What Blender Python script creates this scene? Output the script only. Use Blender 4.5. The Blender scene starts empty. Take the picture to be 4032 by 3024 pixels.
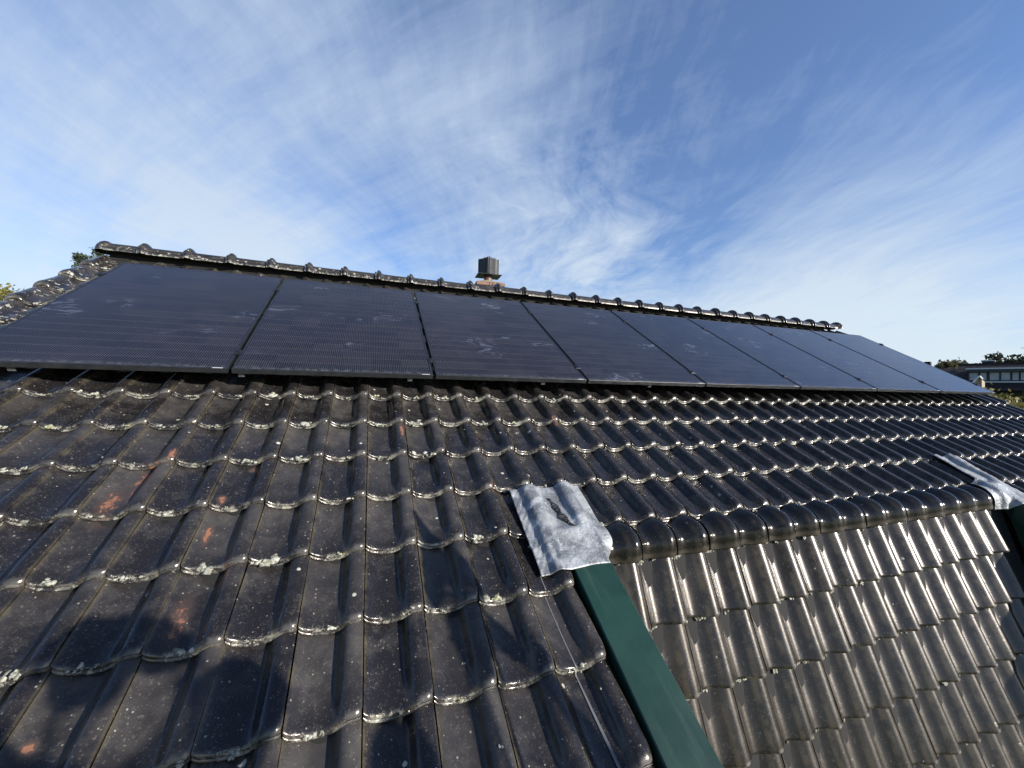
import bpy, math, random
import numpy as np
from mathutils import Matrix, Vector
rng = np.random.default_rng(7); random.seed(7)
S = bpy.context.scene; COL = S.collection
R31 = math.radians(31.0); CP, SP = math.cos(R31), math.sin(R31)
Z0 = 4.6
# ------------------------------------------------------------ camera (solved from the panel grid)
F = 1592.095
RC = None
def _rot(v):
    a = np.linalg.norm(v); k = v/a
    K = np.array([[0,-k[2],k[1]],[k[2],0,-k[0]],[-k[1],k[0],0]])
    return np.eye(3)+math.sin(a)*K+(1-math.cos(a))*K@K
RC = _rot(np.array([2.07738338, -0.18164665, 0.376637714]))      # roof axes -> camera axes (y down)
CAMR = np.array([1.87588833, -2.34518477, 1.31203509])            # camera in roof axes
A = np.array([[1,0,0],[0,CP,-SP],[0,SP,CP]])                      # roof axes -> world axes
def RW(v):
    v = np.asarray(v, float); return v@A.T + np.array([0,0,Z0])
CAMW = RW(CAMR)
Rw = A@RC.T                                                       # camera axes (y down) -> world
M3 = Rw@np.diag([1,-1,-1])
cd = bpy.data.cameras.new('camera'); cam = bpy.data.objects.new('camera', cd); COL.objects.link(cam)
cam.matrix_world = Matrix([[*M3[0],CAMW[0]],[*M3[1],CAMW[1]],[*M3[2],CAMW[2]],[0,0,0,1]])
cd.sensor_width = 36; cd.lens = 36*F/4032; cd.clip_start = .02; cd.clip_end = 6000
S.camera = cam
def ray(px, py):
    d = Rw@np.array([(px-2016)/F, (py-1512)/F, 1.0]); return d/np.linalg.norm(d)
def at(px, py, dist):                                             # a point DIST metres away horizontally
    d = ray(px, py); return CAMW + d*dist/math.hypot(d[0], d[1])
# ------------------------------------------------------------ sun, sky, exposure
sun = np.array([.609, -.735, .298]); sun /= np.linalg.norm(sun)
sl = bpy.data.lights.new('sun', 'SUN'); sl.energy = 5.0; sl.angle = math.radians(.53); sl.color = (1, .945, .87)
so = bpy.data.objects.new('sun', sl); COL.objects.link(so)
so.rotation_euler = Vector(sun).to_track_quat('Z', 'Y').to_euler(); so.location = (0, 0, 30)
S.view_settings.view_transform = 'Standard'; S.view_settings.look = 'None'; S.view_settings.exposure = 0.92; S.view_settings.gamma = 1
W = bpy.data.worlds.new('World'); S.world = W; W.use_nodes = True
wn, wl = W.node_tree.nodes, W.node_tree.links; wn.clear()
class NT:
    """small helper to write node maths"""
    def __init__(s, tree): s.n = tree.nodes; s.l = tree.links
    def set(s, sock, v):
        if isinstance(v, bpy.types.NodeSocket): s.l.new(v, sock)
        else: sock.default_value = v
    def m(s, op, a, b=0.0, c=0.0, clamp=False):
        n = s.n.new('ShaderNodeMath'); n.operation = op; n.use_clamp = clamp
        s.set(n.inputs[0], a); s.set(n.inputs[1], b); s.set(n.inputs[2], c); return n.outputs[0]
    def v(s, op, a, b=(0,0,0)):
        n = s.n.new('ShaderNodeVectorMath'); n.operation = op; s.set(n.inputs[0], a); s.set(n.inputs[1], b)
        return n.outputs['Value'] if op in ('DOT_PRODUCT', 'LENGTH') else n.outputs[0]
    def sc(s, a, f):
        n = s.n.new('ShaderNodeVectorMath'); n.operation = 'SCALE'; s.set(n.inputs[0], a); s.set(n.inputs['Scale'], f); return n.outputs[0]
    def sep(s, a):
        n = s.n.new('ShaderNodeSeparateXYZ'); s.l.new(a, n.inputs[0]); return n.outputs
    def comb(s, x, y, z):
        n = s.n.new('ShaderNodeCombineXYZ'); s.set(n.inputs[0], x); s.set(n.inputs[1], y); s.set(n.inputs[2], z); return n.outputs[0]
    def noise(s, vec, scale, detail=4, rough=.55, dist=0.0, col=False):
        n = s.n.new('ShaderNodeTexNoise'); s.l.new(vec, n.inputs['Vector']); s.set(n.inputs['Scale'], scale)
        n.inputs['Detail'].default_value = detail; n.inputs['Roughness'].default_value = rough; n.inputs['Distortion'].default_value = dist
        return n.outputs['Color'] if col else n.outputs['Fac']
    def vor(s, vec, scale, feat='F1'):
        n = s.n.new('ShaderNodeTexVoronoi'); n.feature = feat; s.l.new(vec, n.inputs['Vector']); n.inputs['Scale'].default_value = scale; return n.outputs
    def mr(s, v, a, b, c=0.0, d=1.0, smooth=True):
        n = s.n.new('ShaderNodeMapRange'); n.interpolation_type = 'SMOOTHSTEP' if smooth else 'LINEAR'
        s.set(n.inputs[0], v); s.set(n.inputs[1], a); s.set(n.inputs[2], b); s.set(n.inputs[3], c); s.set(n.inputs[4], d); return n.outputs[0]
    def mix(s, f, a, b, mode='MIX'):
        n = s.n.new('ShaderNodeMix'); n.data_type = 'RGBA'; n.blend_type = mode
        s.set(n.inputs[0], f); s.set(n.inputs[6], a if isinstance(a, bpy.types.NodeSocket) else (*a, 1)); s.set(n.inputs[7], b if isinstance(b, bpy.types.NodeSocket) else (*b, 1))
        return n.outputs[2]
    def bump(s, h, strength, dist, normal=None):
        n = s.n.new('ShaderNodeBump'); n.inputs['Strength'].default_value = strength; n.inputs['Distance'].default_value = dist
        s.l.new(h, n.inputs['Height'])
        if normal is not None: s.l.new(normal, n.inputs['Normal'])
        return n.outputs[0]
w = NT(W.node_tree)
sky = wn.new('ShaderNodeTexSky'); sky.sky_type = 'NISHITA'; sky.sun_disc = False
sky.sun_elevation = math.asin(sun[2]); sky.sun_rotation = math.atan2(sun[0], sun[1])
sky.altitude = 0; sky.air_density = 1.0; sky.dust_density = .6; sky.ozone_density = 3.0
tc = wn.new('ShaderNodeTexCoord'); D = w.v('NORMALIZE', tc.outputs['Generated'])
dx, dy, dz = w.sep(D)
den = w.m('MAXIMUM', w.m('ADD', dz, .10), .03)
az = math.radians(21)                                             # the cirrus streaks run along this bearing
al = w.m('DIVIDE', w.m('ADD', w.m('MULTIPLY', dx, math.sin(az)), w.m('MULTIPLY', dy, math.cos(az))), den)
ac = w.m('DIVIDE', w.m('SUBTRACT', w.m('MULTIPLY', dx, math.cos(az)), w.m('MULTIPLY', dy, math.sin(az))), den)
pv = w.comb(al, ac, 0.0)
warp = w.sc(w.v('SUBTRACT', w.noise(pv, .9, 3, .5, col=True), (.5,.5,.5)), 1.15)
pw = w.v('ADD', pv, warp)
streak = w.noise(w.v('MULTIPLY', pw, (.55, 2.0, 1)), .9, 10, .60)
fine = w.noise(w.v('MULTIPLY', w.v('ADD', pv, w.sc(warp, .35)), (1.3, 9.0, 1)), 1.3, 10, .68)
az2 = math.radians(-40); al2 = w.m('DIVIDE', w.m('ADD', w.m('MULTIPLY', dx, math.sin(az2)), w.m('MULTIPLY', dy, math.cos(az2))), den); ac2 = w.m('DIVIDE', w.m('SUBTRACT', w.m('MULTIPLY', dx, math.cos(az2)), w.m('MULTIPLY', dy, math.sin(az2))), den)
streak2 = w.noise(w.v('ADD', w.comb(w.m('MULTIPLY', al2, .7), w.m('MULTIPLY', ac2, 3.0), 3.7), w.sc(warp, .6)), 1.1, 10, .62)
puff = w.noise(w.v('MULTIPLY', pw, (1.0, 1.6, 1)), 4.5, 8, .62)
def blob(px, py, k, amp):
    c = ray(px, py); d = w.v('DOT_PRODUCT', D, tuple(c))
    return w.m('MULTIPLY', w.m('EXPONENT', w.m('MULTIPLY', w.m('SUBTRACT', d, 1.0), k)), amp)
base = None
for b in [
    (250, 600, 6, .64), (800, 420, 20, .28), (1500, 350, 25, .16), (1650, 560, 40, .16), (3500, 250, 25, .06), (50, 200, 14, .16), (500, 900, 40, .30), (1150, 980, 70, .45), (200, 820, 60, .25), (950, 90, 90, .34), (1150, 300, 160, .20), (1500, 230, 90, .26), (2000, 130, 60, .30),
    (1950, 620, 50, .30), (2150, 1020, 60, .55), (2450, 925, 1500, .55), (2300, 1040, 700, .35), (3100, 1230, 25, .72), (3950, 1080, 18, .48), (2600, 1250, 60, .4), (3600, 1000, 80, .18),
    (3400, 560, 30, -.02), (3950, 420, 40, .06), (3500, 950, 40, .12), (330, 1000, 150, -.38), (1180, 740, 300, -.30), (980, 240, 200, -.34), (1480, 780, 260, -.26), (2850, 800, 60, -.18), (2300, 250, 40, .12),
    (2750, 1010, 150, -.30), (1650, 30, 150, -.25), (3500, 880, 60, -.2)]:
    n = blob(*b); base = n if base is None else w.m('ADD', base, n)
for az_, el_, k_, am_ in ((-42, 50, 5, -.55), (85, 25, 12, -.3)):  # clear sky patches added out of view to darken the panels' reflections
    c_ = (math.sin(math.radians(az_))*math.cos(math.radians(el_)), math.cos(math.radians(az_))*math.cos(math.radians(el_)), math.sin(math.radians(el_)))
    base = w.m('ADD', base, w.m('MULTIPLY', w.m('EXPONENT', w.m('MULTIPLY', w.m('SUBTRACT', w.v('DOT_PRODUCT', D, c_), 1.0), k_)), am_))
fine2 = w.noise(w.v('ADD', w.comb(w.m('MULTIPLY', al2, 1.3), w.m('MULTIPLY', ac2, 7.0), 9.1), w.sc(warp, .9)), 1.3, 10, .68)
base = w.m('ADD', base, w.m('MULTIPLY', w.m('SUBTRACT', fine2, .5), blob(1100, 250, 3, .9)))
cov = w.m('ADD', base, w.m('MULTIPLY', w.m('SUBTRACT', streak, .5), 1.30))
cov = w.m('ADD', cov, w.m('MULTIPLY', w.m('SUBTRACT', streak2, .5), blob(900, 300, 3, 1.25)))
cov = w.m('ADD', cov, w.m('MULTIPLY', w.m('SUBTRACT', fine, .5), .60))
cov = w.m('ADD', cov, w.m('MULTIPLY', w.m('SUBTRACT', puff, .5), blob(2250, 980, 22, 1.9)))
horiz = w.mr(dz, .0, .27, .72, 0.0)
cov = w.m('ADD', cov, horiz)
alpha = w.mr(cov, .06, 1.22, 0.08, .90, smooth=False)
ccol = w.mix(w.mr(dz, .05, .6), (4.6, 5.25, 5.75), (3.4, 4.15, 5.3))
skc = w.mix(1.0, sky.outputs[0], (.89, 1.01, 1.26), 'MULTIPLY')
outc = w.mix(alpha, skc, ccol)
bg = wn.new('ShaderNodeBackground'); wl.new(outc, bg.inputs[0]); bg.inputs[1].default_value = .085
wo = wn.new('ShaderNodeOutputWorld'); wl.new(bg.outputs[0], wo.inputs[0])

# ------------------------------------------------------------ helpers
def mesh(name, V, Fc, mat=None, parent=None, smooth=True, attrs=None, off=None):
    V = np.asarray(V, float)
    if off is not None: V = V - off
    me = bpy.data.meshes.new(name)
    if isinstance(Fc, np.ndarray) and Fc.ndim == 2:
        k = Fc.shape[1]; nf = len(Fc)
        me.vertices.add(len(V)); me.vertices.foreach_set('co', V.astype(np.float32).ravel())
        me.loops.add(nf*k); me.loops.foreach_set('vertex_index', Fc.astype(np.int32).ravel())
        me.polygons.add(nf); me.polygons.foreach_set('loop_start', np.arange(nf, dtype=np.int32)*k)
        me.update(calc_edges=True)
    else:
        me.from_pydata([tuple(v) for v in V], [], [tuple(f) for f in Fc])
    me.polygons.foreach_set('use_smooth', np.full(len(me.polygons), smooth))
    if attrs:
        for an, arr in attrs.items():
            t = 'FLOAT_VECTOR' if arr.ndim == 2 else 'FLOAT'
            a = me.attributes.new(an, t, 'POINT'); a.data.foreach_set('vector' if arr.ndim == 2 else 'value', arr.astype(np.float32).ravel())
    me.update(); me.validate()
    o = bpy.data.objects.new(name, me); COL.objects.link(o)
    for m_ in (mat if isinstance(mat, (list, tuple)) else [mat] if mat else []): me.materials.append(m_)
    if parent is not None: o.parent = parent
    return o
def empty(name, loc=(0,0,0), mw=None):
    o = bpy.data.objects.new(name, None); COL.objects.link(o); o.empty_display_size = .2
    if mw is not None: o.matrix_world = mw
    else: o.location = loc
    return o
def tag(o, label=None, cat=None, group=None, kind=None):
    if label: o['label'] = label
    if cat: o['category'] = cat
    if group: o['group'] = group
    if kind: o['kind'] = kind
    return o
class MB:
    """collects boxes, tubes and quads into one mesh"""
    def __init__(s): s.V = []; s.F = []
    def add(s, V, Fc):
        o = len(s.V); s.V += [tuple(map(float, v)) for v in V]; s.F += [tuple(i+o for i in f) for f in Fc]; return s
    def box(s, lo, hi, bev=0.0):
        x0,y0,z0 = lo; x1,y1,z1 = hi
        if bev <= 0:
            V = [(x0,y0,z0),(x1,y0,z0),(x1,y1,z0),(x0,y1,z0),(x0,y0,z1),(x1,y0,z1),(x1,y1,z1),(x0,y1,z1)]
            return s.add(V, [(0,3,2,1),(4,5,6,7),(0,1,5,4),(1,2,6,5),(2,3,7,6),(3,0,4,7)])
        b = bev; V = []
        for z, i in ((z0, b), (z0+b, 0), (z1-b, 0), (z1, b)):
            V += [(x0+i,y0+i,z),(x1-i,y0+i,z),(x1-i,y1-i,z),(x0+i,y1-i,z)]
        Fc = [(0,3,2,1),(12,13,14,15)]
        for r in range(3):
            for k in range(4):
                a, c = r*4+k, r*4+(k+1)%4; Fc.append((a, c, c+4, a+4))
        return s.add(V, Fc)
    def tube(s, p0, p1, r0, r1, n=8, cap=True):
        p0 = np.array(p0, float); p1 = np.array(p1, float); d = p1-p0; d /= np.linalg.norm(d)+1e-9
        a = np.cross(d, (0,0,1) if abs(d[2]) < .9 else (1,0,0)); a /= np.linalg.norm(a); b = np.cross(d, a)
        V = []
        for p, r in ((p0, r0), (p1, r1)):
            for k in range(n):
                t = 2*math.pi*k/n; V.append(p+r*(math.cos(t)*a+math.sin(t)*b))
        Fc = [(k, (k+1)%n, n+(k+1)%n, n+k) for k in range(n)]
        if cap: Fc += [tuple(range(n))[::-1], tuple(range(n, 2*n))]
        return s.add(V, Fc)
    def xf(s, fn): s.V = [tuple(v) for v in fn(np.array(s.V))]; return s
    def build(s, name, mat, parent=None, smooth=False, off=None): return mesh(name, s.V, s.F, mat, parent, smooth, off=off)
def grid_faces(nr, nc, skip=()):
    r, c = np.meshgrid(np.arange(nr-1), np.array([k for k in range(nc-1) if k not in skip]), indexing='ij')
    a = (r*nc+c).ravel(); return np.stack([a, a+1, a+nc+1, a+nc], 1)
# ------------------------------------------------------------ materials
def material(name, rough=.5, col=(.5,.5,.5), metal=0.0, spec=.5, coat=0.0):
    m = bpy.data.materials.new(name); m.use_nodes = True
    b = m.node_tree.nodes['Principled BSDF']
    b.inputs['Base Color'].default_value = (*col, 1); b.inputs['Roughness'].default_value = rough; b.inputs['Metallic'].default_value = metal
    b.inputs['Specular IOR Level'].default_value = spec; b.inputs['Coat Weight'].default_value = coat
    return m, NT(m.node_tree), b
def varied(name, c1, c2, scale, rough=.6, bump=0.0, bs=None, metal=0.0, spec=.5, stretch=(1,1,1)):
    m, t, b = material(name, rough, c1, metal, spec)
    tc = t.n.new('ShaderNodeTexCoord'); v = t.v('MULTIPLY', tc.outputs['Object'], stretch)
    f = t.noise(v, scale, 6, .6); t.l.new(t.mix(t.mr(f, .35, .65), c1, c2), b.inputs['Base Color'])
    if bump: t.l.new(t.bump(t.noise(v, bs or scale*4, 5, .6), .6, bump), b.inputs['Normal'])
    return m
def tile_mat(name, dark, brown, rough, lich=1.0, dust=1.0, band=0.0, spl=0.0):
    m, t, b = material(name, rough, spec=.40, coat=.30); b.inputs['Coat Roughness'].default_value = .13; b.inputs['Specular Tint'].default_value = (1, .90, .80, 1)
    a = t.n.new('ShaderNodeAttribute'); a.attribute_name = 'tp'; u, bb, rnd = t.sep(a.outputs['Vector'])
    tc = t.n.new('ShaderNodeTexCoord'); P = tc.outputs['Object']; px, py, pz = t.sep(P); px = t.m('ADD', px, 4.5)
    big = t.noise(P, 2.3, 4, .6); mid = t.noise(P, 14, 6, .65); fin = t.noise(P, 110, 4, .7); vf = t.noise(P, 420, 2, .6)
    leftness = t.mr(px, 6.5, 1.5, .35, 1.0); farleft = t.mr(px, 2.7, 1.0)
    # dust and grime: brown film near the tile above and in the flanks
    film = t.m('ADD', t.mr(bb, .03, .30, .12, .50), t.m('ADD', t.mr(mid, .38, .68, 0, .6), t.mr(rnd, .0, 1.0, -.50, .25)))
    film = t.m('MULTIPLY', t.m('MULTIPLY', film, dust), t.m('MULTIPLY', t.mr(big, .3, .7, .4, .9), t.mr(px, 2.2, 4.6, 1.0, .32)), clamp=True)
    film = t.m('MULTIPLY', film, t.mr(bb, .015, .09, .25, 1.0))
    if band: film = t.m('MAXIMUM', film, t.m('MULTIPLY', t.mr(t.m('ADD', bb, t.m('MULTIPLY', t.m('SUBTRACT', mid, .5), .05)), .040, .016), band))
    c = t.mix(film, dark, brown)
    c = t.mix(t.m('MULTIPLY', t.mr(fin, .56, .74), t.mr(mid, .3, .6, .15, .75*dust)), c, (.145, .132, .115))
    # green-brown dirt in the valley and along the joints
    val = t.m('MULTIPLY', t.m('MAXIMUM', t.mr(t.m('ABSOLUTE', t.m('SUBTRACT', u, .655)), .09, .02), t.m('MAXIMUM', t.mr(u, .06, .0), t.mr(u, .96, 1.0))), t.mr(mid, .35, .6))
    c = t.mix(t.m('MULTIPLY', val, .8*dust), c, (.060, .050, .033))
    # fine light specks (vector-voronoi dots)
    def dots(scale, lo, thr, seedoff):
        vo = t.vor(t.v('ADD', P, seedoff), scale); wob = t.m('MULTIPLY', t.m('SUBTRACT', fin, .5), .12)
        cs = t.n.new('ShaderNodeSeparateColor'); t.l.new(vo['Color'], cs.inputs[0])
        on = t.m('GREATER_THAN', cs.outputs[0], thr)
        rad = t.m('MULTIPLY', t.m('ADD', cs.outputs[1], .35), lo)
        return t.m('MULTIPLY', t.mr(t.m('ADD', vo['Distance'], wob), rad, t.m('MULTIPLY', rad, .72)), on)
    sp = t.m('MULTIPLY', dots(62, .17, .72, (0,0,0)), leftness)
    c = t.mix(t.m('MULTIPLY', sp, .6*lich), c, (.28, .26, .22))
    c = t.mix(t.m('MULTIPLY', dots(190, .24, .66, (1,5,0)), t.mr(mid, .38, .62, .05, .6*lich)), c, (.19, .17, .14))
    sp2 = t.m('MULTIPLY', dots(15, .15, .77, (3.3,1.1,0)), leftness)
    c = t.mix(t.m('MULTIPLY', sp2, .9*lich), c, t.mix(fin, (.36, .36, .29), (.44, .42, .37)))
    # lichen crust along the nose
    nz = t.noise(P, 38, 5, .7)
    ln = t.m('MULTIPLY', t.mr(t.m('ADD', bb, t.m('MULTIPLY', t.m('SUBTRACT', nz, .5), .09)), .022, .0), t.mr(t.m('ADD', nz, t.m('MULTIPLY', t.m('SUBTRACT', mid, .5), .6)), .54, .64))
    ln = t.m('MAXIMUM', ln, t.m('MULTIPLY', t.m('MULTIPLY', t.mr(t.m('ADD', bb, t.m('MULTIPLY', t.m('SUBTRACT', nz, .5), .13)), .030, .006), t.mr(nz, .52, .60)), t.mr(px, 3.2, 1.0, 0, .75)))
    trough = t.mr(t.m('ABSOLUTE', t.m('SUBTRACT', u, .40)), .40, .10, .12, 1.0)
    ln = t.m('MULTIPLY', t.m('MULTIPLY', ln, trough), lich)
    c = t.mix(ln, c, t.mix(t.mr(mid, .4, .6), (.38, .37, .31), (.32, .31, .23)))
    edge = t.m('MULTIPLY', t.mr(bb, .006, .000), t.m('MULTIPLY', t.mr(t.m('ADD', mid, t.m('MULTIPLY', fin, .5)), .70, .86, .06, .9), t.mr(px, 1.5, 5.0, .35, 1.0)))
    if not band: c = t.mix(t.m('MULTIPLY', edge, lich), c, (.27, .26, .225))
    vp = t.noise(P, 26, 5, .75); splm = t.mr(px, 6.5, .5, .25, 1.0) if spl else t.mr(px, .25, -.05, 0, 1.0)
    s_ = t.m('MULTIPLY', t.m('MULTIPLY', t.mr(vp, .585, .62), splm), t.mr(bb, .075, .02) if spl else 1.0)
    c = t.mix(t.m('MULTIPLY', s_, .9), c, (.36, .34, .29))
    knob = t.m('MULTIPLY', t.m('MULTIPLY', t.mr(u, .74, .84), t.mr(bb, .026, .010)), t.mr(px, 1.0, 5.0, .18, .8))  # worn pale knob ends, with their highlight painted into the colour
    if not band and not spl: c = t.mix(t.m('MULTIPLY', knob, t.mr(mid, .3, .6, .5, 1.0)), c, (.20, .19, .17))
    # worn chips that show the orange clay
    ch = None; rs = None
    for (cx_, cy_, sx_, sy_, am) in ((-3.51,-.52,.030,.085,1), (-3.57,-.63,.026,.05,1), (-3.187,-.66,.012,.016,1.3), (-3.192,-.80,.012,.030,1.2), (-3.085,-.985,.014,.035,1.2), (-3.175,-1.09,.020,.050,.95), (-2.427,-.285,.010,.040,1.1), (-1.422,-.224,.014,.04,1), (-3.116,-.464,.016,.012,1.2), (-3.448,-.43,.014,.02,1.1), (-3.386,-1.337,.011,.009,1.5), (-4.3,-.55,.02,.04,.9), (-2.0,-.7,.01,.02,.9)):
        d = t.v('LENGTH', t.v('MULTIPLY', t.v('SUBTRACT', P, (cx_, cy_, 0)), (.62/sx_, .55/sy_, 0)))
        g_ = t.m('MULTIPLY', t.mr(d, 1.35, .1), am); rs = g_ if rs is None else t.m('MAXIMUM', rs, g_)
    st = t.noise(t.v('MULTIPLY', P, (60, 34, 34)), 1.0, 5, .7)
    ch = t.m('MULTIPLY', t.mr(t.m('ADD', t.m('MULTIPLY', rs, .34), t.m('MULTIPLY', st, 1.3)), .92, 1.02), t.m('MINIMUM', t.m('MULTIPLY', rs, 3.0), 1.0))
    if lich < .9 or spl: ch = t.m('MULTIPLY', ch, 0.0)
    c = t.mix(t.m('MULTIPLY', t.m('MINIMUM', rs, 1.0), .0 if (lich < .9 or spl) else .8), c, (.065, .044, .036)); c = t.mix(t.m('MULTIPLY', ch, .8), c, (.20, .085, .048))
    t.l.new(c, b.inputs['Base Color'])
    r = t.m('ADD', rough, t.m('MULTIPLY', film, .5 if band else .22)); r = t.m('ADD', r, t.m('MULTIPLY', t.m('SUBTRACT', mid, .5), .12))
    t.l.new(t.m('SUBTRACT', .24, t.m('MULTIPLY', t.m('MAXIMUM', ln, film), .20), clamp=True), b.inputs['Coat Weight'])
    r = t.m('MAXIMUM', r, t.m('MULTIPLY', t.m('MAXIMUM', ln, t.m('MAXIMUM', sp, t.m('MAXIMUM', sp2, ch))), .9)); t.l.new(r, b.inputs['Roughness'])
    h = t.m('ADD', t.m('MULTIPLY', vf, .35), t.m('ADD', t.m('MULTIPLY', fin, .5), t.m('MULTIPLY', t.m('MAXIMUM', ln, sp2), 3.0)))
    t.l.new(t.bump(h, .5, .0013, t.bump(mid, .25, .004)), b.inputs['Normal'])
    return m
M = {}
M['tile'] = tile_mat('glazed_tile', (.011, .010, .0105), (.055, .050, .046), .19)
M['steep'] = tile_mat('steep_tile', (.013, .011, .010), (.040, .036, .032), .28, lich=.45, dust=.9)
M['knik'] = tile_mat('break_tile_glaze', (.007, .0065, .006), (.024, .020, .014), .15, lich=.3, dust=.4, band=.8)
M['ridge'] = tile_mat('ridge_glaze', (.015, .0145, .0155), (.040, .034, .029), .30, lich=1.0, dust=.8, spl=1.0)
M['underlay'] = material('roof_underlay', .9, (.006, .006, .006))[0]
M['batten'] = varied('dark_timber', (.03,.024,.018), (.05,.04,.03), 9, .8)
M['frame'] = varied('black_anodised_frame', (.016,.018,.020), (.026,.028,.030), 20, .34, metal=.3)
M['clamp'] = material('black_clamp', .3, (.03,.03,.033), .6)[0]
M['hook'] = material('galvanised_steel', .45, (.11,.12,.12), .4)[0]
M['sticker'] = material('white_sticker', .6, (.42,.43,.44))[0]
def lead_mat():
    m, t, b = material('lead_sheet', .4, (.4,.43,.47), .35)
    tc = t.n.new('ShaderNodeTexCoord'); P = tc.outputs['Object']
    n1 = t.noise(P, 11, 6, .62, .6); n2 = t.noise(P, 60, 5, .7, .5); n3 = t.noise(P, 5, 3, .5)
    c = t.mix(t.mr(n1, .35, .7), (.12,.13,.14), (.36,.375,.385)); c = t.mix(t.mr(n2, .55, .75), c, (.44,.455,.47)); c = t.mix(t.mr(n3, .5, .7, 0, .5), c, (.32,.335,.32))
    t.l.new(c, b.inputs['Base Color']); t.l.new(t.m('ADD', .38, t.m('MULTIPLY', n2, .3)), b.inputs['Roughness'])
    t.l.new(t.bump(t.m('ABSOLUTE', t.m('SUBTRACT', t.noise(P, 24, 4, .55, .8), .5)), .8, -.010, t.bump(n2, .35, .002, t.bump(n1, .35, .007))), b.inputs['Normal']); return m
M['lead'] = lead_mat()
def green_mat():
    m, t, b = material('green_paint', .38, (.02,.08,.06))
    tc = t.n.new('ShaderNodeTexCoord'); P = tc.outputs['Object']; n1 = t.noise(P, 4, 5, .6); n2 = t.noise(P, 150, 3, .7)
    c = t.mix(t.mr(n1, .3, .7), (.004,.022,.015), (.007,.032,.022)); c = t.mix(t.mr(n2, .69, .78, 0, .7), c, (.09,.14,.12)); n5 = t.noise(t.v('MULTIPLY', P, (14, 1.6, 1.6)), 1.5, 6, .7); c = t.mix(t.mr(n5, .50, .75, 0, .45), c, (.032,.055,.044)); c = t.mix(t.mr(t.noise(P, 3, 4, .6, 1.0), .55, .60, 0, .35), c, (.003,.017,.012))
    t.l.new(c, b.inputs['Base Color']); t.l.new(t.m('ADD', .30, t.m('MULTIPLY', n1, .18)), b.inputs['Roughness'])
    t.l.new(t.bump(n2, .15, .0006, t.bump(n1, .15, .01)), b.inputs['Normal']); return m
M['green'] = green_mat()
def cell_mat():
    m, t, b = material('panel_glass', .1, (.02,.02,.025), 0, .5)
    tc = t.n.new('ShaderNodeTexCoord'); P = tc.outputs['Object']; x, y, z = t.sep(P)
    oi = t.n.new('ShaderNodeObjectInfo'); rnd = oi.outputs['Random']
    cx = t.m('DIVIDE', t.m('SUBTRACT', x, .0155), .18383)                     # six cells across
    cy = t.m('ADD', t.m('DIVIDE', t.m('SUBTRACT', t.m('SUBTRACT', y, .016), t.m('MULTIPLY', t.m('GREATER_THAN', y, .861), .012)), .0932), 20.0)   # 18 half cells
    fx = t.m('FRACT', cx); fy = t.m('FRACT', cy); ix = t.m('FLOOR', cx); iy = t.m('FLOOR', cy)
    wn_ = t.n.new('ShaderNodeTexWhiteNoise'); wn_.noise_dimensions = '3D'; t.l.new(t.comb(ix, iy, t.m('MULTIPLY', rnd, 50)), wn_.inputs['Vector'])
    cellr = wn_.outputs['Value']
    gapx = t.m('MAXIMUM', t.m('LESS_THAN', fx, .011), t.m('GREATER_THAN', fx, .989))
    gapy = t.m('MAXIMUM', t.m('LESS_THAN', fy, .008), t.m('GREATER_THAN', fy, .992))
    mid = t.m('LESS_THAN', t.m('ABSOLUTE', t.m('SUBTRACT', y, .861)), .0085)
    fb = t.m('FRACT', t.m('MULTIPLY', cx, 16.0)); bus = t.m('LESS_THAN', t.m('ABSOLUTE', t.m('SUBTRACT', fb, .5)), .055)
    dot = t.m('MULTIPLY', t.m('LESS_THAN', t.m('ABSOLUTE', t.m('SUBTRACT', fb, .5)), .14), t.m('LESS_THAN', t.m('ABSOLUTE', t.m('SUBTRACT', fy, .5)), -.1))
    pad = t.m('MULTIPLY', t.m('LESS_THAN', t.m('ABSOLUTE', t.m('SUBTRACT', fb, .5)), .15), t.m('MAXIMUM', t.m('LESS_THAN', fy, .07), t.m('GREATER_THAN', fy, .93)))
    c = t.mix(t.m('MULTIPLY', cellr, cellr), (.006,.006,.0075), (.014,.013,.0145))
    c = t.mix(t.m('MULTIPLY', bus, .95), c, (.072,.060,.052)); c = t.mix(pad, c, (.074,.062,.054))
    c = t.mix(t.m('MAXIMUM', gapx, t.m('MAXIMUM', gapy, mid)), c, (.006,.006,.010))
    # dried smears left by wiping hands
    off = t.comb(t.m('MULTIPLY', rnd, 37.0), t.m('MULTIPLY', rnd, 11.0), 0.0); Q = t.v('ADD', P, off)
    n1 = t.noise(Q, 2.1, 3, .5); n2 = t.noise(t.v('MULTIPLY', Q, (3.2, 7, 1)), 1.0, 5, .62, 3.2); n3 = t.noise(Q, 30, 5, .7)
    sm = t.m('MULTIPLY', t.mr(n1, .57, .68), t.mr(n2, .50, .66)); film = t.mr(t.noise(Q, 5, 5, .6), .3, .8, 0, .5)
    c = t.mix(t.m('MULTIPLY', sm, .27), c, (.22,.26,.36)); c = t.mix(t.m('MULTIPLY', film, .03), c, (.30,.28,.26))
    c = t.mix(t.m('MULTIPLY', t.mr(y, .06, .0), t.mr(n3, .4, .7, 0, .25)), c, (.35,.34,.32))
    t.l.new(c, b.inputs['Base Color'])
    t.l.new(t.m('ADD', .13, t.m('ADD', t.m('MULTIPLY', sm, .35), t.m('MULTIPLY', film, .08))), b.inputs['Roughness'])
    b.inputs['IOR'].default_value = 1.56; b.inputs['Specular Tint'].default_value = (.80, .86, 1.0, 1)
    t.l.new(t.bump(t.noise(P, 350, 2, .6), .06, .0006), b.inputs['Normal']); return m
M['cell'] = cell_mat()
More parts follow.
